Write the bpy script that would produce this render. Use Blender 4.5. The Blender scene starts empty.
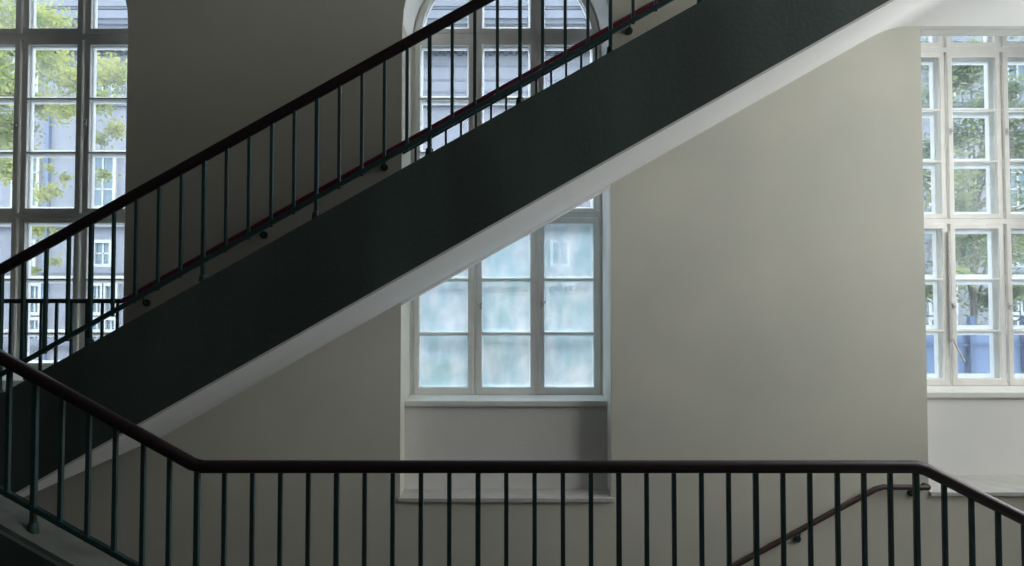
import bpy, bmesh, math, random
from mathutils import Vector
from mathutils.geometry import tessellate_polygon
random.seed(7)
C = bpy.context.scene.collection
# ---------------------------------------------------------------- camera model (eye at the origin, looking along +Y)
TH = math.atan(0.0294)
F = 676.0 * math.cos(TH)
PCY = 283.0 - F * math.tan(TH)
EYE = 6.0                      # height of the eye above the ground floor; all things are lifted by this at the end

def U(px, py, Y):
    """point (X, Z) of the vertical plane at distance Y seen at a pixel of the 1024x566 frame"""
    b = (PCY - py) / F
    z = Y * (b * math.cos(TH) + math.sin(TH)) / (math.cos(TH) - b * math.sin(TH))
    d = Y * math.cos(TH) + z * math.sin(TH)
    return (px - 512.0) * d / F, z

def UX(px, Y): return (px - 512.0) * Y / 676.0      # X at horizon height
def UZ(py, Y): return U(512, py, Y)[1]

# ---------------------------------------------------------------- materials
def new_mat(name):
    m = bpy.data.materials.new(name); m.use_nodes = True
    nt = m.node_tree; nt.nodes.clear()
    out = nt.nodes.new('ShaderNodeOutputMaterial')
    return m, nt, out

def paint(name, col, col2=None, rough=0.6, scale=3.0, bump=0.0, bscale=60.0, spec=0.5, stretch=(1, 1, 1), detail=6, coat=0):
    m, nt, out = new_mat(name)
    b = nt.nodes.new('ShaderNodeBsdfPrincipled')
    tc = nt.nodes.new('ShaderNodeTexCoord'); mp = nt.nodes.new('ShaderNodeMapping')
    mp.inputs['Scale'].default_value = stretch
    nt.links.new(tc.outputs['Object'], mp.inputs['Vector'])
    n = nt.nodes.new('ShaderNodeTexNoise'); n.inputs['Scale'].default_value = scale; n.inputs['Detail'].default_value = detail
    nt.links.new(mp.outputs[0], n.inputs['Vector'])
    r = nt.nodes.new('ShaderNodeValToRGB')
    r.color_ramp.elements[0].position = 0.35; r.color_ramp.elements[1].position = 0.68
    c2 = col2 or tuple(c * 0.88 for c in col)
    r.color_ramp.elements[0].color = (*c2, 1); r.color_ramp.elements[1].color = (*col, 1)
    nt.links.new(n.outputs['Fac'], r.inputs[0]); nt.links.new(r.outputs[0], b.inputs['Base Color'])
    b.inputs['Roughness'].default_value = rough
    b.inputs['Specular IOR Level'].default_value = spec
    if coat: b.inputs['Coat Weight'].default_value = coat
    if bump:
        n2 = nt.nodes.new('ShaderNodeTexNoise'); n2.inputs['Scale'].default_value = bscale; n2.inputs['Detail'].default_value = 4
        nt.links.new(tc.outputs['Object'], n2.inputs['Vector'])
        bp = nt.nodes.new('ShaderNodeBump'); bp.inputs['Strength'].default_value = bump; bp.inputs['Distance'].default_value = 0.02
        nt.links.new(n2.outputs['Fac'], bp.inputs['Height']); nt.links.new(bp.outputs[0], b.inputs['Normal'])
    nt.links.new(b.outputs[0], out.inputs[0])
    return m

def glass(name, lo, hi, tint, haze_col, scale=2.0, haze2=None):
    """window glass with a film of dirt that scatters daylight; lo..hi is how much of the pane the film covers"""
    m, nt, out = new_mat(name)
    tr = nt.nodes.new('ShaderNodeBsdfTransparent'); tr.inputs[0].default_value = (*tint, 1)
    tl = nt.nodes.new('ShaderNodeBsdfTranslucent'); tl.inputs[0].default_value = (*haze_col, 1)
    tc = nt.nodes.new('ShaderNodeTexCoord')
    n = nt.nodes.new('ShaderNodeTexNoise'); n.inputs['Scale'].default_value = scale; n.inputs['Detail'].default_value = 5
    n.inputs['Distortion'].default_value = 0.6
    nt.links.new(tc.outputs['Object'], n.inputs['Vector'])
    mr = nt.nodes.new('ShaderNodeMapRange'); mr.inputs[1].default_value = 0.32; mr.inputs[2].default_value = 0.68
    mr.inputs[3].default_value = lo; mr.inputs[4].default_value = hi
    nt.links.new(n.outputs['Fac'], mr.inputs[0])
    if haze2:
        mp = nt.nodes.new('ShaderNodeMapping'); mp.inputs['Scale'].default_value = (1, 1, .45); nt.links.new(tc.outputs['Object'], mp.inputs[0])
        n3 = nt.nodes.new('ShaderNodeTexNoise'); n3.inputs['Scale'].default_value = 4.5; n3.inputs['Detail'].default_value = 6; nt.links.new(mp.outputs[0], n3.inputs['Vector'])
        rr = nt.nodes.new('ShaderNodeValToRGB'); rr.color_ramp.elements[0].position = .36; rr.color_ramp.elements[1].position = .62
        rr.color_ramp.elements[0].color = (*haze2, 1); rr.color_ramp.elements[1].color = (*haze_col, 1)
        nt.links.new(n3.outputs['Fac'], rr.inputs[0]); nt.links.new(rr.outputs[0], tl.inputs[0])
    mx = nt.nodes.new('ShaderNodeMixShader'); nt.links.new(mr.outputs[0], mx.inputs[0])
    nt.links.new(tr.outputs[0], mx.inputs[1]); nt.links.new(tl.outputs[0], mx.inputs[2])
    gl = nt.nodes.new('ShaderNodeBsdfGlossy'); gl.inputs['Roughness'].default_value = 0.05
    mx2 = nt.nodes.new('ShaderNodeMixShader'); mx2.inputs[0].default_value = 0.01
    nt.links.new(mx.outputs[0], mx2.inputs[1]); nt.links.new(gl.outputs[0], mx2.inputs[2])
    nt.links.new(mx2.outputs[0], out.inputs[0])
    return m

M = {}
M['plaster'] = paint('wall_plaster', (0.59, 0.58, 0.50), (0.535, 0.53, 0.465), 0.85, 0.9, 0.06, 60, 0.2)
M['lino'] = paint('dark_linoleum', (0.05, 0.052, 0.05), (0.035, 0.037, 0.035), 0.5, 6)
M['white_plaster'] = paint('white_plaster', (0.80, 0.80, 0.795), (0.77, 0.77, 0.765), 0.8, 1.2, 0.03, 60, 0.2)
M['niche'] = paint('niche_plaster', (0.72, 0.71, 0.68), (0.68, 0.67, 0.64), 0.8, 1.5, 0.15, 40, 0.2)
M['stringer'] = paint('dark_green_stringer_paint', (0.070, 0.098, 0.090), (0.045, 0.063, 0.058), 0.42, 1.6, 0.15, 25, 0.5, (1, 1, 0.35), 8)
M['bar'] = paint('dark_green_iron_paint', (0.024, 0.058, 0.058), (0.016, 0.042, 0.043), 0.35, 20, 0.1, 80)
M['rail'] = paint('dark_brown_handrail', (0.024, 0.014, 0.016), (0.016, 0.009, 0.011), 0.38, 12, 0.05, 60)
M['red'] = paint('red_handrail_pvc', (0.15, 0.016, 0.045), (0.11, 0.012, 0.03), 0.4, 10)
M['frame'] = paint('white_window_paint', (0.82, 0.81, 0.78), (0.75, 0.74, 0.70), 0.45, 6, 0.08, 60)
M['sill'] = paint('white_sill_paint', (0.78, 0.77, 0.74), None, 0.4, 4)
M['metal'] = paint('worn_steel', (0.60, 0.60, 0.60), (0.42, 0.42, 0.42), 0.35, 30)
M['stone'] = paint('grey_stone', (0.36, 0.36, 0.33), (0.27, 0.27, 0.25), 0.6, 9, 0.1, 50)
M['glass'] = glass('dusty_window_glass', 0.14, 0.36, (0.86, 0.91, 0.93), (0.40, 0.42, 0.45), 1.6)
M['kerb'] = paint('dark_worn_kerb', (0.17, 0.185, 0.165), (0.11, 0.12, 0.11), 0.6, 7)
M['glass_haze'] = glass('hazy_window_glass', 0.16, 0.34, (0.86, 0.9, 0.9), (0.40, 0.43, 0.43), 1.6)
M['lit_reveal'] = paint('lit_reveal_plaster', (0.84, 0.84, 0.82), (0.80, 0.80, 0.78), 0.7, 3)  # window light on the reveals put into a whiter lining colour
M['ledge'] = paint('light_grey_ledge', (0.55, 0.55, 0.53), (0.48, 0.48, 0.46), 0.6, 6)
M['dark_panel'] = paint('dark_wall_paint', (0.06, 0.06, 0.057), None, 0.7)
M['glass_fog'] = glass('frosted_dirty_glass', 0.66, 0.90, (0.70, 0.88, 0.93), (0.72, 0.77, 0.80), 2.6, (0.42, 0.58, 0.62))
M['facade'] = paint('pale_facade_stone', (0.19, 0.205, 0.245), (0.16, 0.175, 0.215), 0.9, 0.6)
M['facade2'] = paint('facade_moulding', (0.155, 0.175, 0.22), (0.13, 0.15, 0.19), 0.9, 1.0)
M['shutter'] = paint('facade_window_frame', (0.40, 0.42, 0.44), None, 0.6)
M['far_glass'] = paint('far_window_pane', (0.05, 0.10, 0.14), (0.08, 0.14, 0.18), 0.35, 0.8)
M['roof'] = paint('slate_blue_roof', (0.10, 0.15, 0.24), (0.08, 0.12, 0.20), 0.7)
M['bark'] = paint('tree_bark', (0.10, 0.09, 0.07), (0.05, 0.045, 0.04), 0.9, 8)
M['asphalt'] = paint('street_asphalt', (0.16, 0.165, 0.17), None, 0.9, 2)
M['blue'] = paint('blue_hoarding_sheet', (0.10, 0.18, 0.36), (0.08, 0.15, 0.31), 0.5, 1.5)
M['blue_post'] = paint('dark_blue_post', (0.04, 0.09, 0.22), None, 0.5)

def leaf_mat(name, a, b):
    m, nt, out = new_mat(name)
    tc = nt.nodes.new('ShaderNodeTexCoord'); n = nt.nodes.new('ShaderNodeTexNoise'); n.inputs['Scale'].default_value = 1.3
    nt.links.new(tc.outputs['Object'], n.inputs['Vector'])
    r = nt.nodes.new('ShaderNodeValToRGB'); r.color_ramp.elements[0].position = .35; r.color_ramp.elements[1].position = .65
    r.color_ramp.elements[0].color = (*a, 1); r.color_ramp.elements[1].color = (*b, 1)
    nt.links.new(n.outputs['Fac'], r.inputs[0])
    d = nt.nodes.new('ShaderNodeBsdfDiffuse'); t = nt.nodes.new('ShaderNodeBsdfTranslucent')
    nt.links.new(r.outputs[0], d.inputs[0]); nt.links.new(r.outputs[0], t.inputs[0])
    mx = nt.nodes.new('ShaderNodeMixShader'); mx.inputs[0].default_value = 0.5
    nt.links.new(d.outputs[0], mx.inputs[1]); nt.links.new(t.outputs[0], mx.inputs[2]); nt.links.new(mx.outputs[0], out.inputs[0])
    return m
M['leaf_y'] = leaf_mat('yellow_green_leaves', (0.20, 0.27, 0.06), (0.48, 0.50, 0.14))
M['leaf_g'] = leaf_mat('grey_green_leaves', (0.11, 0.18, 0.09), (0.38, 0.42, 0.20))

# ---------------------------------------------------------------- mesh helpers
def bx(bm, x0, x1, y0, y1, z0, z1):
    v = [bm.verts.new(p) for p in ((x0,y0,z0),(x1,y0,z0),(x1,y1,z0),(x0,y1,z0),(x0,y0,z1),(x1,y0,z1),(x1,y1,z1),(x0,y1,z1))]
    for f in ((0,3,2,1),(4,5,6,7),(0,1,5,4),(1,2,6,5),(2,3,7,6),(3,0,4,7)): bm.faces.new([v[i] for i in f])

def prism(bm, polys, y0, y1):
    """polygons in XZ (first one the outline, the others holes) extruded from y0 to y1"""
    tris = tessellate_polygon([[Vector((x, z, 0)) for x, z in p] for p in polys])
    flat = [p for q in polys for p in q]
    a = [bm.verts.new((x, y0, z)) for x, z in flat]; b = [bm.verts.new((x, y1, z)) for x, z in flat]
    for t in tris:
        try: bm.faces.new([a[i] for i in t]); bm.faces.new([b[i] for i in reversed(t)])
        except ValueError: pass
    k = 0
    for q in polys:
        n = len(q)
        for i in range(n):
            j = (i + 1) % n
            bm.faces.new((a[k+i], a[k+j], b[k+j], b[k+i]))
        k += n

def rect(x0, x1, z0, z1): return [(x0, z0), (x1, z0), (x1, z1), (x0, z1)]

def sweep(bm, pts, Y, w, h, r=0.3, seg=4):
    """rounded section (w along Y, h across the run) swept along a polyline in the plane Y, mitred at the bends"""
    prof = []
    rr = min(w, h) * r
    for cx, cz, a0 in ((w/2-rr, h/2-rr, 0), (-w/2+rr, h/2-rr, 90), (-w/2+rr, -h/2+rr, 180), (w/2-rr, -h/2+rr, 270)):
        for i in range(seg + 1):
            a = math.radians(a0 + 90 * i / seg); prof.append((cx + rr*math.cos(a), cz + rr*math.sin(a)))
    rings = []
    for i, (x, z) in enumerate(pts):
        d = []
        if i > 0: d.append(Vector((x-pts[i-1][0], z-pts[i-1][1])).normalized())
        if i < len(pts)-1: d.append(Vector((pts[i+1][0]-x, pts[i+1][1]-z)).normalized())
        t = sum(d, Vector((0, 0))).normalized(); k = 1.0 / max(0.3, t.dot(d[0]))
        nx, nz = -t.y, t.x
        rings.append([bm.verts.new((x + nx*v*k, Y + u, z + nz*v*k)) for u, v in prof])
    n = len(prof)
    for a, b in zip(rings, rings[1:]):
        for i in range(n): bm.faces.new((a[i], a[(i+1) % n], b[(i+1) % n], b[i]))
    bm.faces.new(rings[0]); bm.faces.new(list(reversed(rings[-1])))

def tube(bm, p0, p1, r0, r1=None, n=12):
    r1 = r0 if r1 is None else r1
    p0, p1 = Vector(p0), Vector(p1); d = (p1-p0).normalized()
    u = d.orthogonal().normalized(); v = d.cross(u)
    A = [bm.verts.new(p0 + (u*math.cos(t)+v*math.sin(t))*r0) for t in (2*math.pi*i/n for i in range(n))]
    B = [bm.verts.new(p1 + (u*math.cos(t)+v*math.sin(t))*r1) for t in (2*math.pi*i/n for i in range(n))]
    for i in range(n): bm.faces.new((A[i], A[(i+1)%n], B[(i+1)%n], B[i]))
    bm.faces.new(list(reversed(A))); bm.faces.new(B)

def ball(bm, c, r, sz=(1, 1, 1)):
    q = bmesh.ops.create_uvsphere(bm, u_segments=14, v_segments=8, radius=r)
    for v in q['verts']: v.co = Vector((v.co.x*sz[0]+c[0], v.co.y*sz[1]+c[1], v.co.z*sz[2]+c[2]))

def obj(name, bm, mat, parent=None, bevel=0, smooth=False, origin=None, recalc=True):
    if recalc: bmesh.ops.recalc_face_normals(bm, faces=bm.faces)
    if origin:
        for v in bm.verts: v.co -= Vector(origin)
    me = bpy.data.meshes.new(name); bm.to_mesh(me); bm.free()
    me.materials.append(mat)
    if smooth:
        for p in me.polygons: p.use_smooth = True
        try: me.set_sharp_from_angle(angle=math.radians(40))
        except Exception: pass
    o = bpy.data.objects.new(name, me); C.objects.link(o)
    if origin: o.location = origin
    if parent: o.parent = parent
    if bevel:
        b = o.modifiers.new('bevel', 'BEVEL'); b.width = bevel; b.segments = 2; b.limit_method = 'ANGLE'
    return o

def thing(name, label, cat, loc=(0, 0, 0), group=None):
    o = bpy.data.objects.new(name, None); C.objects.link(o); o.location = loc
    o['label'] = label; o['category'] = cat
    if group: o['group'] = group
    return o

def lift(o, root):
    """give a part built in room coordinates its place under a root that stands somewhere else"""
    o.parent = root; o.location = -Vector(root.location) + o.location
    return o

def struct(o, label=None, cat=None):
    o['kind'] = 'structure'
    if label: o['label'] = label
    if cat: o['category'] = cat
    return o

def BM(): return bmesh.new()

# ---------------------------------------------------------------- measures (metres, relative to the eye)
YW = 8.0                       # face of the window wall
YC, YR = 8.74, 9.15            # inner casements: left and centre windows / right window
D1, D2 = 4.02, 5.16            # near railing / near face of the far flight
S = 0.565                      # pitch of the stairs
Z_LEFT, Z_NEAR, Z_RIGHT, Z_TOP = -1.15, -2.05, -3.36, 3.85
GROUND = -6.0
XL0, XL1 = -7.40, -4.59        # left opening
XC0, XC1 = -1.313, 1.172       # centre opening
XR0, XR1 = 4.888, 7.72         # right opening
ZCEIL = UZ(26, YW)

def arch(x0, x1, z0, zs, n=24):
    xc, R = (x0+x1)/2, (x1-x0)/2
    return [(x0, z0), (x1, z0)] + [(xc + R*math.cos(math.pi*i/n), zs + R*math.sin(math.pi*i/n)) for i in range(n+1)]

ZS = UZ(45, YC)                # springing of the arches
# ---------------------------------------------------------------- room shell
bm = BM()
opL = arch(XL0, XL1, Z_LEFT, ZS); opC = arch(XC0, XC1, -2.52, ZS); opR = arch(XR0, XR1, -2.45, ZS)
prism(bm, [rect(-9.3, 9.8, GROUND, 7.3), opL, opC, opR], YW, YC)
prism(bm, [rect(-9.3, 3.5, GROUND, 7.3), arch(XL0-.12, XL1+.12, Z_LEFT, ZS), arch(XC0-.12, XC1+.12, -1.75, ZS)], YC+.003, 9.12)
prism(bm, [rect(3.5, 9.8, GROUND, 7.3), arch(XR0, XR1, -1.75, ZS)], YC+.003, YR)
prism(bm, [rect(3.5, 9.8, GROUND, 7.3), arch(XR0-.1, XR1+.1, -1.75, ZS)], YR+.003, 9.55)
struct(obj('wall_back', bm, M['plaster']))
bm = BM(); bx(bm, XC0+.001, XC1-.001, 8.32, YC-.002, -2.52, -1.52); struct(obj('wall_niche_centre', bm, M['niche']))
bm = BM(); bx(bm, XR0+.001, XR1-.001, 8.67, YR-.002, -2.45, -1.46); struct(obj('wall_niche_right', bm, M['white_plaster']))
for i_, (xa_, xb_, zb_, zs_r, yb_) in enumerate(((XL0, XL1, Z_LEFT+.002, ZS, YC), (XC0, XC1, -2.505, ZS, YC), (XR0, XR1, -2.435, ZS, YR))):
    bm = BM(); o_ = arch(xa_+.001, xb_-.001, zb_, zs_r); xm_ = (xa_+xb_)/2; k_ = 1-.012/(xb_-xa_)
    n_ = len(o_)
    A_ = [bm.verts.new((x, YW+.002, z)) for x, z in o_]; B_ = [bm.verts.new((x, yb_-.015, z)) for x, z in o_]
    C_ = [bm.verts.new((xm_+(x-xm_)*k_, YW+.002, z if z < zs_r else z-.006)) for x, z in o_]; D_ = [bm.verts.new((xm_+(x-xm_)*k_, yb_-.015, z if z < zs_r else z-.006)) for x, z in o_]
    for q_ in range(1, n_-1):
        r_ = q_+1
        for a_, b_, c_, d_ in ((A_, B_, q_, r_), (D_, C_, q_, r_), (C_, A_, q_, r_), (B_, D_, q_, r_)): bm.faces.new((a_[c_], a_[d_], b_[d_], b_[c_]))
    struct(obj('trim_%d' % (20+i_), bm, M['lit_reveal']))
# ledges at the foot of the niches
bm = BM(); bx(bm, XC0-.02, XC1+.02, YW-.035, 8.319, -2.56, -2.51); struct(obj('trim_1', bm, M['ledge'], bevel=.006))
bm = BM(); bx(bm, XR0+.002, XR1, YW-.035, 8.669, -2.49, -2.44); struct(obj('trim_2', bm, M['ledge'], bevel=.006))
bm = BM(); bx(bm, -9.3, -9.0, -3, YW, GROUND, 7.3); struct(obj('wall_left', bm, M['dark_panel']))
bm = BM(); bx(bm, -9.3, 9.8, -3.3, -3.0, GROUND, 7.3); struct(obj('wall_front', bm, M['dark_panel']))
bm = BM(); bx(bm, -9.3, 9.8, -3.3, YW, 7.0, 7.3); struct(obj('ceiling', bm, M['dark_panel']))
bm = BM(); bx(bm, -9.3, 9.8, -3.3, 9.0, GROUND-.3, GROUND); struct(obj('floor', bm, M['lino']))
# right wall with unseen openings placed for the side light
bm = BM()
def yz_holes(bm, x0, x1, outer, holes):
    b2 = BM(); prism(b2, [rect(*outer)] + [rect(*h) for h in holes], x0, x1)
    for v in b2.verts: v.co = Vector((v.co.y, v.co.x, v.co.z))
    me = bpy.data.meshes.new('t'); b2.to_mesh(me); b2.free(); bm.from_mesh(me); bpy.data.meshes.remove(me)
SIDE = [(4.5, 7.7, -.1, 2.7), (0.2, 3.0, 0.2, 2.7), (0.6, 7.7, 4.2, 6.7)]
yz_holes(bm, 8.4, 8.7, (-3.0, YW, GROUND, 7.0), SIDE)
struct(obj('wall_right', bm, M['plaster']))
# landings: the setting
bm = BM(); bx(bm, -9.0, -4.12, 4.2, YW, Z_LEFT-.65, Z_LEFT); struct(obj('floor_landing_left', bm, M['lino']))
bm = BM(); bx(bm, -9.0, -3.44, -3.0, 4.2, Z_LEFT-.65, Z_LEFT); struct(obj('floor_landing_left', bm, M['lino']))
bm = BM(); bx(bm, -1.86, 2.42, -3.0, 3.9, Z_NEAR-.3, Z_NEAR); struct(obj('floor_landing_near', bm, M['lino']))
bm = BM(); bx(bm, 4.8, 8.39, -3.0, YW, Z_RIGHT-.5, Z_RIGHT); struct(obj('floor_landing_right', bm, M['lino']))

# ---------------------------------------------------------------- far flight (dark stringer, white soffit)
def zline(c, X, s=S): return c + s*X
C_TOP, C_BOT = UZ(107, D2), UZ(213, D2)
YRAIL = D2 + .05; H_TOP = U(256, 121.2, YRAIL); C_HAND = H_TOP[1] - S*H_TOP[0]
far = thing('stair_flight', 'tall dark green stringer flight rising to the right across the windows, white plaster underside', 'staircase', (-4.4, 6.6, Z_LEFT))
XA, XB = -4.4, 4.42
def place(o): return lift(o, far)
bm = BM()
prism(bm, [[(-8.99, -1.83), (XA+.3, -1.83), (-4.1, zline(C_BOT, -4.1)), (XB, zline(C_BOT, XB)), (5.2, 3.12), (8.39, 3.12), (8.39, 4.0), (5.0, 4.0), (XB, zline(C_TOP, XB)), (XA, zline(C_TOP, XA)), (-4.8, -1.13), (-8.99, -1.13)]], D2, D2+.10)
place(obj('stringer', bm, M['stringer'], bevel=.006))
# soffit slab, curved into the upper landing
low = [(-4.1, Z_LEFT-.64)]
cs = C_BOT - .02
low = [((Z_LEFT-.64-cs)/S, Z_LEFT-.64), (4.25, zline(cs, 4.25))]
P0, P1, P2 = Vector((4.25, zline(cs, 4.25))), Vector(((ZCEIL-cs)/S, ZCEIL)), Vector((4.75, ZCEIL))
for i in range(1, 13):
    t = i/12; p = P0*(1-t)**2 + P1*2*t*(1-t) + P2*t*t; low.append((p.x, p.y))
low += [(8.39, ZCEIL), (8.39, Z_TOP), (XB, Z_TOP)]
top = [(XB, Z_TOP-.2), (XA+.3, Z_LEFT-.08), (XA-.0, Z_LEFT-.1), (XA-.0, Z_LEFT-.64)]
bm = BM(); prism(bm, [low + top], D2+.012, YW-.001)
sof = place(obj('soffit', bm, M['white_plaster'])); sof['label'] = 'white plaster underside curving into the landing ceiling'
# rib along the wall side, crossing the niche
bm = BM(); rib = [(XC0+.002, zline(cs, XC0)), (XC1-.002, zline(cs, XC1))]
prism(bm, [[(x, z-.045) for x, z in rib] + [(x, z+.15) for x, z in reversed(rib)]], YW+.001, YW+.10)
struct(obj('trim_8', bm, M['white_plaster'], bevel=.01))
# landing edge running into the right window bay
bm = BM(); bx(bm, XR0+.002, XR1-.002, YW, 8.10, ZCEIL, Z_TOP); bx(bm, XR0+.002, XR1-.002, 8.10, 8.15, ZCEIL+.05, Z_TOP); bx(bm, XR0+.002, XR1-.002, 8.15, 8.30, ZCEIL+.01, Z_TOP); bx(bm, XR0+.002, XR1-.002, 8.30, 8.34, ZCEIL+.06, Z_TOP); bx(bm, XR0+.002, XR1-.002, 8.34, 8.42, ZCEIL+.03, Z_TOP)
struct(obj('ceiling_edge', bm, M['ledge'], bevel=.006))
NS = 29; rise = (Z_TOP-Z_LEFT)/NS; run = (XB-XA)/NS
def step_run(root, xa, za, n, dx, dz, y0, y1, under=.24):
    for k in range(1, n):
        x = xa + dx*(k-1) if dx > 0 else xa + dx*k
        x += dx*.0
        b = BM(); bx(b, min(xa+dx*k, xa+dx*(k+1)) , max(xa+dx*k, xa+dx*(k+1))+.0, y0, y1, za+dz*k-abs(dz)-.06, za+dz*k)
        bx(b, min(xa+dx*k, xa+dx*(k+1))-.02, max(xa+dx*k, xa+dx*(k+1)), y0, y1, za+dz*k-.03, za+dz*k+.001) if dx*dz > 0 and dx > 0 else None
        lift(obj('step', b, M['stone']), root)
step_run(far, XA, Z_LEFT, NS, run, rise, D2+.101, YW-.002)

# ---------------------------------------------------------------- railings
def bar(bm, x, z0, z1, Y, w): bx(bm, x-w/2, x+w/2, Y-w/2, Y+w/2, z0, z1)

def leftfar(px): return UX(px, D2)
YRAIL = D2 + .05
r = thing('stair_railing', 'dark green baluster railing with dark handrail climbing on the big dark stringer', 'railing', (XA, YRAIL, Z_LEFT))
HH = .083; vh = HH/math.cos(math.atan(S))
hx = [XA-.25, XB+.2]
bm = BM(); sweep(bm, [(-9.0+.0, zline(C_HAND, XA-.2)-vh/2), (XA-.2, zline(C_HAND, XA-.2)-vh/2), (XB+.1, zline(C_HAND, XB+.1)-vh/2), (8.39, zline(C_HAND, XB+.1)-vh/2)], YRAIL, .062, HH, .42, 5)
lift(obj('handrail', bm, M['rail'], smooth=True), r)
b0 = U(431, 133.5, YRAIL); C_BR = b0[1] - S*b0[0]
bm = BM(); sweep(bm, [(XA-.2, zline(C_BR, XA-.2)), (XB+.1, zline(C_BR, XB+.1))], YRAIL, .036, .036, .15, 2)
lift(obj('bottom_rail', bm, M['bar']), r)
def lean_px(px, py, D):            # X of a vertical bar from where it is seen
    return U(px, py, D)[0]
k = 0
feet = {3, 8, 13, 18, 22, 26, 30, 34, -1, -5}
for k in range(-4, 46):
    px = 22.8 + 22.6*k
    x = lean_px(px, max(0, 335-.565*px), YRAIL)
    if x < XA-.2 or x > XB+.1: continue
    zt = zline(C_HAND, x) - vh*.8
    b = BM()
    if k in feet:
        bar(b, x, zline(C_TOP, x)-.01, zt, YRAIL, .03)
        o = lift(obj('baluster', b, M['bar'], bevel=.005), r)
        b = BM(); tube(b, (x, YRAIL, zline(C_TOP, x)-.035), (x, YRAIL, zline(C_TOP, x)+.04), .036, .030); ball(b, (x, YRAIL, zline(C_TOP, x)+.04), .029, (1, 1, .8))
        f = obj('foot', b, M['bar'], o, smooth=True)
        # o carries the room offset already; keep the foot in room coordinates
    else:
        bar(b, x, zline(C_BR, x)-.03, zt, YRAIL, .025)
        lift(obj('baluster', b, M['bar'], bevel=.004), r)

# near railing: left slope, level, right slope
YN = D1
n = thing('landing_railing', 'nearest railing with thick dark handrail, level across the landing and bending at both ends', 'railing', (0, YN, Z_NEAR))
NH = .073
kL = U(197, 467.5, YN); kR = U(920, 465.8, YN)
zt0 = (kL[1] + kR[1])/2
SLn, SRn = 0.549, 0.505
lx0 = -3.6; rx1 = 4.9
runN = [(lx0-1.5, zt0 + SLn*(kL[0]-lx0)), (lx0, zt0 + SLn*(kL[0]-lx0)), (kL[0]-.03, zt0+SLn*.03), (kL[0]+.03, zt0), (kR[0]-.03, zt0), (kR[0]+.03, zt0-SRn*.03), (rx1, zt0 - SRn*(rx1-kR[0]))]
bm = BM(); sweep(bm, runN, YN, .064, NH, .42, 5)
lift(obj('handrail', bm, M['rail'], smooth=True), n)
def nz(x):
    if x < kL[0]: return zt0 + SLn*(kL[0]-x)
    if x > kR[0]: return zt0 - SRn*(x-kR[0])
    return zt0
q = U(36, 509.5, YN); DB = nz(q[0]) - q[1]      # drop from handrail to bottom rail
bm = BM(); sweep(bm, [(x, z-DB) for x, z in runN], YN, .034, .032, .15, 2)
lift(obj('bottom_rail', bm, M['bar']), n)
KERB = DB + .13
pos = [-70, -44, -17, 9.7, 36, 62.5, 89.4, 116, 143, 169, 196.5, 224, 252, 280, 308, 336.3, 364.5, 392.6, 420.8, 449.3, 478, 506.3, 534.6, 563, 591, 619, 646.8, 674.3, 701.8, 729, 756.3, 783.5, 810.5, 838, 864.6, 891, 917, 945, 972, 998.5, 1024.5, 1051, 1078, 1105, 1132, 1159, 1186, 1213, 1240, 1267, 1294]
for i, px in enumerate(pos):
    if px < 197: px -= (197-px)*.0135
    x = lean_px(px, 540, YN) if px > 120 else lean_px(px, 490, YN)
    b = BM(); foot = i in (4, 10, 15, 20, 25, 30, 36, 41, 46)
    bar(b, x, nz(x)-(KERB if foot else DB+.02), nz(x)-NH*.3, YN, .030 if foot else .026)
    o = lift(obj('baluster', b, M['bar'], bevel=.004), n)
    if foot:
        b = BM(); zk = nz(x)-KERB
        tube(b, (x, YN, zk-.03), (x, YN, zk+.035), .036, .030); ball(b, (x, YN, zk+.035), .029, (1, 1, .8))
        obj('foot', b, M['bar'], o, smooth=True)

# ---------------------------------------------------------------- near flights and kerb
nf = thing('stair_flight', 'near flight at lower left with grey stone kerb under the nearest railing', 'staircase', (kL[0], 2, Z_NEAR))
def kz(x): return nz(x) - KERB
bm = BM(); prism(bm, [[(-3.5, kz(-3.5)), (kL[0], kz(kL[0])), (kL[0], kz(kL[0])-.45), (kL[0]-.1, kz(kL[0])-.45), (-3.5, kz(-3.5)-.5)]], 3.93, 4.17)
lift(obj('kerb', bm, M['kerb']), nf)
bm = BM(); prism(bm, [[(-3.5, kz(-3.5)-.03), (kL[0], kz(kL[0])-.03), (kL[0], kz(kL[0])-.46), (-3.5, kz(-3.5)-.51)]], 3.90, 3.93)
lift(obj('stringer', bm, M['stringer']), nf)
nstep = 5; dzn = (Z_LEFT-Z_NEAR)/nstep; dxn = (-3.44-kL[0])/nstep
for k in range(nstep):
    b = BM(); bx(b, kL[0]+dxn*(k+1), kL[0]+dxn*k, .2, 3.9, Z_NEAR+dzn*k-.6, min(Z_NEAR+dzn*(k+1), kz(kL[0]+dxn*k))-.2); lift(obj('step', b, M['lino']), nf)
nr = thing('stair_flight', 'near flight going down at lower right under the sloping end of the nearest railing', 'staircase', (kR[0], 2, Z_NEAR))
bm = BM(); prism(bm, [[(kR[0], kz(kR[0])), (4.8, kz(4.8)), (4.8, kz(4.8)-.5), (kR[0], kz(kR[0])-.45)]], 3.93, 4.17)
lift(obj('kerb', bm, M['kerb']), nr)
ns2 = 8; dz2 = (Z_RIGHT-Z_NEAR)/ns2; dx2 = (4.8-kR[0])/ns2
for k in range(1, ns2):
    b = BM(); bx(b, kR[0]+dx2*(k-1), kR[0]+dx2*k, .2, 3.9, Z_NEAR+dz2*k-.35, Z_NEAR+dz2*k); lift(obj('step', b, M['stone']), nr)
bm = BM(); bx(bm, kL[0], kR[0], 3.9, 4.17, kz(0)-.45, kz(0)); struct(obj('trim_3', bm, M['stone']))
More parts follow.
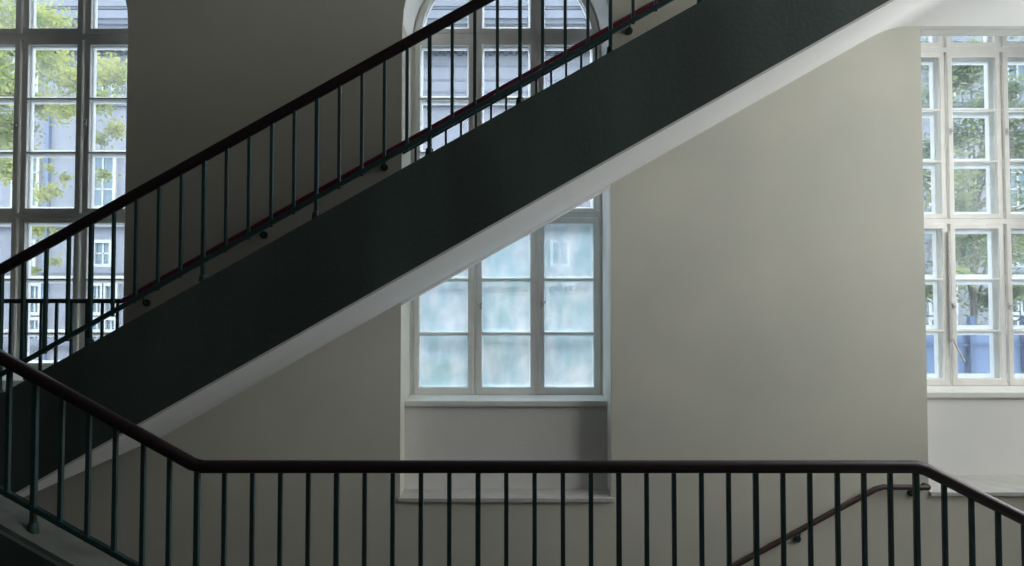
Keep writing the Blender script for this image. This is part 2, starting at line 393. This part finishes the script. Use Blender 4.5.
# lower flight under the big one
lf = thing('stair_flight', 'lower flight along the window wall rising to the right landing, under the big dark one', 'staircase', (4.8, 6.6, Z_RIGHT))
nsl = 15; rl = (Z_RIGHT-GROUND)/nsl
for k in range(1, nsl):
    b = BM(); x1 = 4.8 - .305*(k-1); bx(b, x1-.305, x1, D2+.101, YW-.002, Z_RIGHT-rl*k-.25, Z_RIGHT-rl*k); lift(obj('step', b, M['stone']), lf)
bm = BM(); prism(bm, [[(4.8, Z_RIGHT+.1), (4.8, Z_RIGHT-.5), (4.8-.305*nsl, GROUND), (4.8-.305*nsl-.2, GROUND+.1)]], D2, D2+.1)
lift(obj('stringer', bm, M['stringer']), lf)

# ---------------------------------------------------------------- wall handrails
YH = YW - .08
def wall_rail(name, label, pts, mat, brackets, rad=.031, knob=None):
    root = thing(name, label, 'handrail', (pts[0][0], YH, pts[0][1]))
    b = BM(); sweep(b, pts, YH, rad*2, rad*2, .48, 6)
    lift(obj('rail', b, mat, smooth=True), root)
    if knob:
        b = BM(); tube(b, (knob[0], YH, knob[1]), (knob[0], YW, knob[1]-.0), rad*1.15, rad*1.15)
        lift(obj('end_return', b, mat, smooth=True), root)
    for (bxx, bz, rz) in brackets:
        b = BM()
        tube(b, (bxx, YW-.02, bz), (bxx, YW, bz), .042, .046, 18)
        tube(b, (bxx, YW-.01, bz), (bxx, YH+.01, bz+.01), .010)
        tube(b, (bxx, YH+.01, bz+.005), (bxx, YH, rz), .009)
        lift(obj('bracket', b, M['metal' if False else 'bar'], smooth=True), root)
    return root
a = U(512, 82.8, YH); C_RED = a[1] - S*a[0]
x0 = U(122, 305, YH)[0]
br = []
for px, py in ((147, 303), (264, 235), (384.5, 167.5), (629, 31)):
    X, Z = U(px, py, YW); br.append((X, Z, zline(C_RED, X)))
wall_rail('wall_handrail', 'round red handrail on brackets running up the window wall behind the big stair railing', [(x0, zline(C_RED, x0)), (XB, zline(C_RED, XB)), (XB+.45, zline(C_RED, XB))], M['red'], br)
k1 = U(879, 487, YH); k2 = U(928, 487.5, YH); k0 = U(737.8, 564, YH); s3 = (k1[1]-k0[1])/(k1[0]-k0[0])
br = []
for px, py in ((797, 538.5), (911, 492.5)):
    X, Z = U(px, py, YW); br.append((X, Z, min(k1[1], k1[1]+s3*(X-k1[0]))))
M['brown'] = paint('red_brown_handrail', (0.055, 0.030, 0.028), (0.04, 0.02, 0.019), 0.4, 10)
wall_rail('wall_handrail', 'red-brown handrail low on the wall at lower right, its end turned level', [(.6, k1[1]+s3*(.6-k1[0])), (k1[0]-.05, k1[1]-.05*s3), (k1[0]+.05, k1[1]), (k2[0], k2[1])], M['brown'], br, .031, (k2[0], k2[1]))

# ---------------------------------------------------------------- window guards
YG = YW + .06
g = thing('window_guard', 'thin dark bars under a level rail across the left window, behind the stairs', 'railing', (-6, YG, Z_LEFT))
zg = UZ(301, YG)
bm = BM(); sweep(bm, [(XL0, zg), (XL1, zg)], YG, .04, .055, .2, 2); lift(obj('top_rail', bm, M['bar']), g)
x = UX(118, YG) ; i = 0
while x > XL0+.05:
    b = BM(); bar(b, x, Z_LEFT, zg, YG, .028); lift(obj('bar', b, M['bar']), g); x -= 15.2*YG/676
g = thing('window_guard', 'short thin dark bars crossing the upper centre window just above the dark stringer', 'railing', (0, YG, 1))
a = U(512, 92, YG); C_G = a[1] - S*a[0]
bm = BM(); sweep(bm, [(XC0, zline(C_G, XC0)), (XC1, zline(C_G, XC1))], YG, .03, .034, .2, 2); lift(obj('top_rail', bm, M['bar']), g)
for i in range(14):
    px = 415.9 + 15.03*i - 0
    if px > 606: break
    X = U(px, 110, YG)[0]
    b = BM(); bar(b, X, zline(1.0, X), zline(C_G, X), YG, .026); lift(obj('bar', b, M['bar']), g)
# level sill of the flight inside the niche
bm = BM(); prism(bm, [[(XC0+.002, zline(.75, XC0)), (XC1-.002, zline(.75, XC1)), (XC1-.002, zline(1.15, XC1)), (XC0+.002, zline(1.15, XC0))]], YW+.001, YW+.12)
struct(obj('trim_9', bm, M['white_plaster']))

# ---------------------------------------------------------------- windows
def arch_z(x, xc, R, zs):
    d = R*R - (x-xc)**2
    return zs + math.sqrt(max(d, 0))

def arch_poly(xa, xb, zb, xc, R, zs, n=10):
    xa = max(xa, xc-R+1e-4); xb = min(xb, xc+R-1e-4)
    p = [(xa, zb), (xb, zb)]
    for i in range(n+1):
        x = xb + (xa-xb)*i/n
        p.append((x, arch_z(x, xc, R, zs)))
    return p

def latch(o, x, z, y, flip=1, lever=.07):
    b = BM()
    bx(b, x-.014, x+.014, y-.012, y, z-.045, z+.045)
    tube(b, (x, y-.01, z), (x, y-.045, z), .009)
    tube(b, (x, y-.042, z), (x-flip*.035, y-.05, z+.012), .008, .007)
    tube(b, (x-flip*.035, y-.05, z+.012), (x-flip*.05, y-.052, z+lever*.7), .008, .006)
    obj('handle', b, M['metal'], o, smooth=True)

def window(name, label, x0, x1, mull, Y, rows, zs, glasses, archtop=True, latches=(), dep=.10, rim=False):
    """rows: list of (z_bottom, z_top or None for the arched head, muntins)"""
    root = bpy.data.objects.new(name, None); C.objects.link(root); root.location = ((x0+x1)/2, Y, rows[0][0])
    struct(root)
    R = (x1-x0)/2; xc = (x0+x1)/2; zb = rows[0][0]
    W = .055
    # master frame: a box lining the opening, mullions and transoms
    def frame(yo, y1):
        b = BM(); prism(b, [arch(x0, x1, zb, zs), arch(x0+W, x1-W, zb+.05, zs)], yo, y1)
        return b
    b = frame(Y+.005, Y+dep+.08)
    for yy in (Y+.008, Y+dep):
        for xm in mull:
            ym = yy+.028 if yy < Y+.02 else yy
            bx(b, xm-.024, xm+.024, ym, yy+.05, zb+.02, arch_z(xm, xc, R-.03, zs))
        for j in range(1, len(rows)):
            za, zz = rows[j-1][1], rows[j][0]
            bx(b, x0+.02, x1-.02, yy-(.008 if yy < Y+.1 else 0), yy+.05, za-.005, zz+.005)
    lift(obj('window_frame', b, M['frame']), root)
    edges = [x0+W-.015] + list(mull) + [x1-W+.015]
    for layer, yy in ((0, Y-.012), (1, Y+dep+.005)):
        for ri, (za, zz, munt) in enumerate(rows):
            for ci in range(3):
                xa, xb = edges[ci]+.020, edges[ci+1]-.020
                if layer: xa, xb = edges[ci]+.014, edges[ci+1]-.014
                st = .068 if layer == 0 else (.045 if dep > .12 else .062)
                g0 = []
                if zz is not None:
                    outer = rect(xa, xb, za+.004, zz-.004)
                    zz0, zz1 = za+(.10 if ri == 0 else .068)*(1 if layer == 0 else .9), zz-.072
                    cuts = [zz0] + list(munt) + [zz1]
                    holes = []
                    for q in range(len(cuts)-1):
                        lo = cuts[q] + (.014 if q > 0 else 0); hi = cuts[q+1] - (.014 if q < len(cuts)-2 else 0)
                        holes.append(rect(xa+st, xb-st, lo, hi))
                    pane_poly = rect(xa+st-.01, xb-st+.01, zz0-.01, zz1+.01)
                else:
                    outer = arch_poly(xa, xb, za+.004, xc, R-W+.015, zs)
                    inner = arch_poly(xa+st, xb-st, za+.07, xc, R-W-st+.01, zs)
                    holes = [inner]; pane_poly = arch_poly(xa+st-.01, xb-st+.01, za+.06, xc, R-W-st+.02, zs)
                b = BM(); prism(b, [outer]+holes, yy, yy+.042)
                c = lift(obj('casement', b, M['frame'], bevel=.008), root)
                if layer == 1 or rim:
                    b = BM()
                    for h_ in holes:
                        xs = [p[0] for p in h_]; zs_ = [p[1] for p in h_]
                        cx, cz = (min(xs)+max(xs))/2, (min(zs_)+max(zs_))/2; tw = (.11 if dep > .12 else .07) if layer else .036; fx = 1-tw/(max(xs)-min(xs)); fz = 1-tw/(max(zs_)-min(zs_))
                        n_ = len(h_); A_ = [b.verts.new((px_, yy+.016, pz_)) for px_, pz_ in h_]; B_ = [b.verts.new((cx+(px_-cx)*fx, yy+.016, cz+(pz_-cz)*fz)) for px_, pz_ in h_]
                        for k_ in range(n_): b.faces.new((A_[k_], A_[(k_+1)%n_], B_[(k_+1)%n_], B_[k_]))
                    e_ = obj('glow_rim', b, M['edge_glow'], c); e_['label'] = 'white rim added round the panes to imitate the glow at their edges'
                b = BM()
                b.faces.new([b.verts.new((x_, yy+.02, z_)) for x_, z_ in pane_poly])
                # panes share the casement's coordinates
                obj('pane', b, M[glasses[ri] if layer == 0 else 'clear'], c)
                if layer == 0:
                    for (lr, lc, lx, lz, fl, lv) in latches:
                        if lr == ri and lc == ci: latch(c, lx, lz, yy, fl, lv)
    return root

M['clear'] = glass('clear_outer_glass', 0.01, 0.05, (0.94, 0.96, 0.97), (0.5, 0.55, 0.6), 1.0)
M['edge_glow'] = glass('pane_edge_glow', 0.9, 1.0, (0.9, 0.9, 0.9), (0.92, 0.93, 0.92), 6.0)  # bright glow at the pane edges, imitated by a translucent white strip
def zs_of(ys, Y): return [UZ(y, Y) for y in ys]
def rows_for(Y, k=1.0, y0=395, skip=0):
    f = lambda y: UZ(283-(283-y)*k, Y)
    return [(f(y0), f(217.5), (f(333.5), f(279.5))),
            (f(213.5), f(39.5), (f(152.7), f(98.7))),
            (f(34), None, ())]
mc = [U(475, 300, YC)[0], U(537.3, 300, YC)[0]]
rc = rows_for(YC)
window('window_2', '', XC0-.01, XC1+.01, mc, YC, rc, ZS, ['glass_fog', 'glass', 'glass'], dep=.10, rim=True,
       latches=[(0, 1, U(481, 306, YC)[0], UZ(306, YC), 1, .07), (0, 2, U(541.5, 304, YC)[0], UZ(304, YC), -1, .07)])
ml = [U(22.5, 40, YC)[0], U(84.5, 40, YC)[0]]
rl_ = rows_for(YC)
rl_[0] = (Z_LEFT+.02, rl_[0][1], (UZ(333.5, YC), UZ(279.5, YC)))
window('window_1', '', -7.27, -4.60, ml, YC, rl_, ZS, ['glass', 'glass', 'glass'], dep=.07,
       latches=[(1, 0, U(20, 126, YC)[0]-.03, UZ(126, YC), 1, .07), (1, 2, U(86, 124, YC)[0]+.0, UZ(124, YC), -1, .07)])
mr = [U(949.5, 300, YR)[0], U(1005.8, 300, YR)[0]]
kk = 676/YR/77.3; 
rr_ = [(UZ(386, YR), UZ(223.5, YR), (UZ(331, YR), UZ(279.5, YR))), (UZ(219, YR), UZ(52, YR), (UZ(161.5, YR), UZ(110, YR))), (UZ(47.5, YR), None, ())]
win3 = window('window_3', '', 5.10, 7.52, mr, YR, rr_, ZS+.1, ['glass_haze', 'glass_haze', 'glass'], dep=.15,
       latches=[(0, 1, U(953, 306, YR)[0], UZ(306, YR), 1, .07), (1, 1, U(950, 132, YR)[0], UZ(132, YR), -1, .07), (0, 2, U(1008, 306, YR)[0], UZ(306, YR), -1, .05), (1, 2, U(1006, 132, YR)[0], UZ(132, YR), -1, .07)])
# hanging stay rod on the right window
b = BM(); p = U(950, 338, YR); p2 = U(958.5, 361, YR); bx(b, U(948.3, 300, YR)[0]-.01, U(948.3, 300, YR)[0]+.01, YR-.05, YR-.012, UZ(342, YR), UZ(232, YR))
tube(b, (p[0], YR-.05, p[1]), (p2[0], YR-.12, p2[1]), .012, .016)
o = lift(obj('bolt_rod', b, M['metal'], smooth=True), win3); o['label'] = 'steel bolt rod with a long hanging lever'
# side fillers between openings and the frames of the left and right windows
bm = BM(); bx(bm, XR0+.001, 5.10, YR-.0, YR+.25, -1.46, 4.2); bx(bm, 7.52, XR1, YR, YR+.25, -1.46, 4.2); struct(obj('trim_4', bm, M['frame']))
bm = BM(); bx(bm, XL0, -7.27, YC, YC+.25, Z_LEFT, ZS+.3); struct(obj('trim_5', bm, M['frame']))
# sills
bm = BM(); zt = UZ(400.5, 8.30); bx(bm, XC0+.002, XC1-.002, 8.28, YC+.02, zt-.075, zt); struct(obj('trim_6', bm, M['sill'], bevel=.012))
bm = BM(); zt = UZ(392, 8.63); bx(bm, XR0+.002, XR1-.002, 8.63, YR+.02, zt-.08, zt); struct(obj('trim_7', bm, M['sill'], bevel=.012))

# side windows (unseen, placed and sized for the side light of the fill lamps)
for i, (y0, y1, z0, z1) in enumerate(SIDE):
    root = bpy.data.objects.new('window_%d' % (4+i), None); C.objects.link(root); root.location = (8.52, (y0+y1)/2, z0); struct(root)
    b = BM()
    ny = max(2, round((y1-y0)/1.2)); 
    for q in range(ny+1):
        y = y0 + (y1-y0)*q/ny; bx(b, 8.50, 8.56, y-.03, y+.03, z0, z1)
    for q in range(4):
        z = z0 + (z1-z0)*q/3; bx(b, 8.50, 8.56, y0, y1, z-.03, z+.03)
    lift(obj('window_frame', b, M['frame']), root)

# ---------------------------------------------------------------- the street outside
bm = BM(); bx(bm, -60, 60, 9.6, 60, -6.4, -6.2); struct(obj('ground', bm, M['asphalt']))
def P3(px, py, Y): 
    X, Z = U(px, py, Y); return X, Z
YB = 26.0
bd = thing('building', 'pale stone building with rows of windows, seen across the street through all three windows', 'building', (0, YB, -6.2))
fp = 676/YB
zc = UZ(52, YB)
bm = BM(); bx(bm, -34, 34, YB, YB+6, -6.2, zc+4.5); lift(obj('wall', bm, M['facade']), bd)
def band(z, h, d, name='string_course'):
    b = BM(); bx(b, -34.2, 34.2, YB-d, YB, z, z+h); bx(b, -34.2, 34.2, YB-d*.6, YB, z-h*.5, z); lift(obj(name, b, M['facade2']), bd)
for yy, h, d in ((47, .35, .6), (22, .3, .4), (104, .22, .25), (66, .08, .05), (80, .08, .05), (92, .08, .05), (8, .15, .2), (224, .3, .35), (273, .22, .3), (345, .25, .3)):
    band(UZ(yy, YB), h, d, 'cornice' if yy == 47 else 'string_course')
# row of small brackets under the cornice
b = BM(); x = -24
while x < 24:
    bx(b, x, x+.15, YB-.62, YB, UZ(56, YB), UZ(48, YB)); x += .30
M['dentil_shade'] = paint('shaded_moulding_stone', (0.09, 0.11, 0.15), None, 0.9)  # shadow contrast of the dentils put into their colour
lift(obj('dentils', b, M['dentil_shade']), bd)
def fwin(px, py0, py1, w, pil=True):
    X, z1 = P3(px, py0, YB); _, z0 = P3(px, py1, YB); wm = w/fp
    b = BM(); prism(b, [rect(X-wm/2-.12, X+wm/2+.12, z0-.12, z1+.12), rect(X-wm/2, X+wm/2, z0, z1)], YB-.14, YB-.001)
    bx(b, X-.03, X+.03, YB-.06, YB-.02, z0, z1); nb = max(2, round((z1-z0)/.75))
    for q in range(1, nb): z = z0+(z1-z0)*q/nb; bx(b, X-wm/2, X+wm/2, YB-.06, YB-.02, z-.025, z+.025)
    o = lift(obj('window', b, M['shutter']), bd)
    b = BM(); bx(b, X-wm/2, X+wm/2, YB-.02, YB-.002, z0, z1); obj('pane', b, M['far_glass'], o)
for i in range(-3, 15):
    px = 104 + 76*i
    fwin(px, 156, 206, 22); fwin(px, 243, 264, 14)
    fwin(px-6, 286, 312, 9); fwin(px+8, 286, 312, 9); fwin(px-6, 320, 345, 9); fwin(px+8, 320, 345, 9)
    if abs(i-6) > 1.5: fwin(px, 62, 98, 20)
for px in (47, 200, 352, 560, 705, 860):      # pilasters / down pipes
    X = UX(px, YB); b = BM(); bx(b, X-.07, X+.07, YB-.18, YB, -6.2, UZ(104, YB)); lift(obj('down_pipe', b, M['roof']), bd)
b = BM(); Xr, Zr = P3(431, 16, YB-.5); tube(b, (Xr, YB+1.5, zc), (Xr, YB+1.5, UZ(14, YB+1)), .75, .3, 8)
lift(obj('roof_turret', b, M['roof']), bd)

def tree(label, mat, tx, ty, z0, h_trunk, clusters, nleaf, size, name='street_tree'):
    root = thing(name, label, 'tree', (tx, ty, -6.2), 'street trees outside')
    b = BM(); tube(b, (tx, ty, -6.2), (tx+.1, ty, h_trunk), .085, .05, 10)
    for (cx, cy, cz, r) in clusters:
        if r < .42: continue
        mid = (tx+.1+(cx-tx)*.35, ty+(cy-ty)*.3, h_trunk*.6+(cz)*.4 - .4)
        tube(b, (tx+.1, ty, min(h_trunk, cz)-.6), mid, .035, .02, 6); tube(b, mid, (cx, cy, cz), .02, .008, 6)
    lift(obj('trunk', b, M['bark']), root)
    verts, faces = [], []
    tot = sum(c[3]**2 for c in clusters)
    for (cx, cy, cz, r) in clusters:
        for _ in range(int(nleaf*r*r/tot)):
            d = Vector((random.gauss(0, 1), random.gauss(0, 1), random.gauss(0, 1))).normalized() * r * abs(random.gauss(0, .75))
            p = Vector((cx, cy, cz)) + Vector((d.x, d.y, d.z*.8))
            u = Vector((random.gauss(0, 1), random.gauss(0, 1), random.gauss(0, 1))).normalized()
            v = u.orthogonal().normalized(); s = size*random.uniform(.6, 1.3)
            k = len(verts)
            verts += [p-u*s, p+v*s*.5-u*s*.15, p+u*s, p-v*s*.5-u*s*.15]; faces.append((k, k+1, k+2, k+3))
    me = bpy.data.meshes.new('foliage'); me.from_pydata([tuple(v) for v in verts], [], faces); me.materials.append(mat)
    o = bpy.data.objects.new('foliage', me); C.objects.link(o); lift(o, root)
def cl(lst, Y):
    out = []
    for px, py, rp in lst:
        yy = Y + random.uniform(-.8, .8); X, Z = P3(px, py, yy); out.append((X, yy, Z, rp*yy/676))
    return out
YT = 15.0
tree('yellow-green leafy tree hanging over the left window', M['leaf_y'], P3(-60, 200, YT)[0], YT, 0, 3.6,
     cl([(50, 62, 17), (70, 80, 18), (40, 105, 16), (65, 110, 14), (48, 20, 18), (112, 75, 21), (100, 100, 14), (115, 130, 11), (5, 90, 22), (8, 130, 18), (10, 170, 16), (-25, 70, 40), (-30, 130, 40), (-20, 20, 40), (42, 195, 9), (52, 190, 8), (65, 178, 6), (50, 168, 5), (104, 175, 8), (100, 140, 8), (38, 228, 9), (50, 222, 7), (60, 60, 10), (60, 235, 6), (54, 262, 6), (35, 270, 5)], YT), 24000, .055)
YT2 = 14.5
tree('grey-green leafy tree filling the right window above the blue fence', M['leaf_g'], P3(968, 200, YT2)[0], YT2, 0, 2.0,
     cl([(945, 180, 30), (1000, 130, 30), (970, 60, 30), (1000, 250, 30), (960, 250, 26), (960, 80, 22), (985, 110, 22), (935, 95, 18), (1010, 90, 20), (955, 140, 24), (985, 165, 24), (930, 150, 20), (1015, 150, 22), (960, 205, 24), (985, 240, 20), (935, 220, 20), (1015, 230, 22), (955, 275, 18), (985, 300, 18), (975, 330, 12), (935, 290, 20), (1015, 290, 20), (930, 340, 14), (1000, 60, 20), (940, 60, 18), (1060, 200, 45), (1060, 110, 45)], YT2), 32000, .06)
YT3 = 17.0
tree('bushy tree seen dimly through the fogged lower centre window', M['leaf_g'], P3(505, 340, YT3)[0], YT3, 0, -1.5,
     cl([(505, 370, 22), (490, 345, 16), (525, 350, 16), (515, 290, 14), (500, 315, 12), (440, 375, 18), (580, 375, 18), (560, 395, 16), (460, 395, 18), (505, 395, 20), (575, 300, 10), (565, 320, 9)], YT3), 5000, .10)
YF = 13.2
fe = thing('site_fence', 'bright blue hoarding with dark blue posts below the tree in the right window', 'fence', (10, YF, -6.2))
bm = BM(); bx(bm, UX(915, YF), UX(1120, YF), YF, YF+.04, -6.2, UZ(326, YF)); lift(obj('sheet', bm, M['blue']), fe)
for px in (968.5, 1022, 1076):
    bm = BM(); X = UX(px, YF); bx(bm, X-.05, X+.05, YF-.1, YF-.001, -6.2, UZ(316, YF)); lift(obj('post', bm, M['blue_post']), fe)
bm = BM(); bx(bm, UX(915, YF), UX(1120, YF), YF-.06, YF-.001, UZ(346, YF), UZ(344, YF)); lift(obj('rail', bm, M['blue_post']), fe)

# ---------------------------------------------------------------- light
w = bpy.data.worlds.new('overcast_sky'); bpy.context.scene.world = w; w.use_nodes = True
nt = w.node_tree; bg = nt.nodes['Background']; bg.inputs[0].default_value = (0.88, 0.94, 1.0, 1); bg.inputs[1].default_value = 5.5
sn = bpy.data.lights.new('sun', 'SUN'); sn.energy = 1.5; sn.angle = math.radians(12); sn.color = (1, .96, .88)
so = bpy.data.objects.new('sun', sn); C.objects.link(so); so.rotation_euler = (math.radians(48), 0, math.radians(28))
def area(name, loc, rot, sx, sy, e, col):
    l = bpy.data.lights.new(name, 'AREA'); l.shape = 'RECTANGLE'; l.size = sx; l.size_y = sy; l.energy = e; l.color = col
    o = bpy.data.objects.new(name, l); C.objects.link(o); o.location = loc; o.rotation_euler = rot
    return o
RX = (math.radians(90), 0, math.radians(90))
FILL_COL = (1.0, .97, .90)
area('side_fill_light', (8.8, 6.1, 1.3), RX, 3.2, 2.8, 135, FILL_COL)  # fill lamps added outside the unseen side openings to brighten the stairwell
area('side_fill_light', (8.8, 1.6, 1.45), RX, 2.8, 2.5, 105, FILL_COL)
area('side_fill_light', (8.8, 4.15, 5.45), RX, 7.1, 2.5, 410, FILL_COL)

# ---------------------------------------------------------------- lift everything to the ground floor = 0, camera
for o in list(bpy.context.scene.objects):
    if o.parent is None: o.location.z += EYE
cam = bpy.data.cameras.new('camera'); co = bpy.data.objects.new('camera', cam); C.objects.link(co)
co.location = (0, 0, EYE); co.rotation_euler = (math.radians(90)+TH, 0, 0)
cam.sensor_width = 36; cam.lens = F/1024*36; cam.shift_y = (PCY-283)/1024; cam.clip_end = 500
sc = bpy.context.scene; sc.camera = co
sc.view_settings.view_transform = 'Standard'; sc.view_settings.look = 'None'; sc.view_settings.gamma = 1
sc.view_settings.use_curve_mapping = False; sc.view_settings.exposure = 0.0
sc.cycles.use_denoising = True; sc.cycles.denoising_prefilter = 'ACCURATE'; sc.cycles.denoising_input_passes = 'RGB_ALBEDO_NORMAL'
sc.cycles.max_bounces = 10; sc.cycles.diffuse_bounces = 5; sc.cycles.transparent_max_bounces = 24
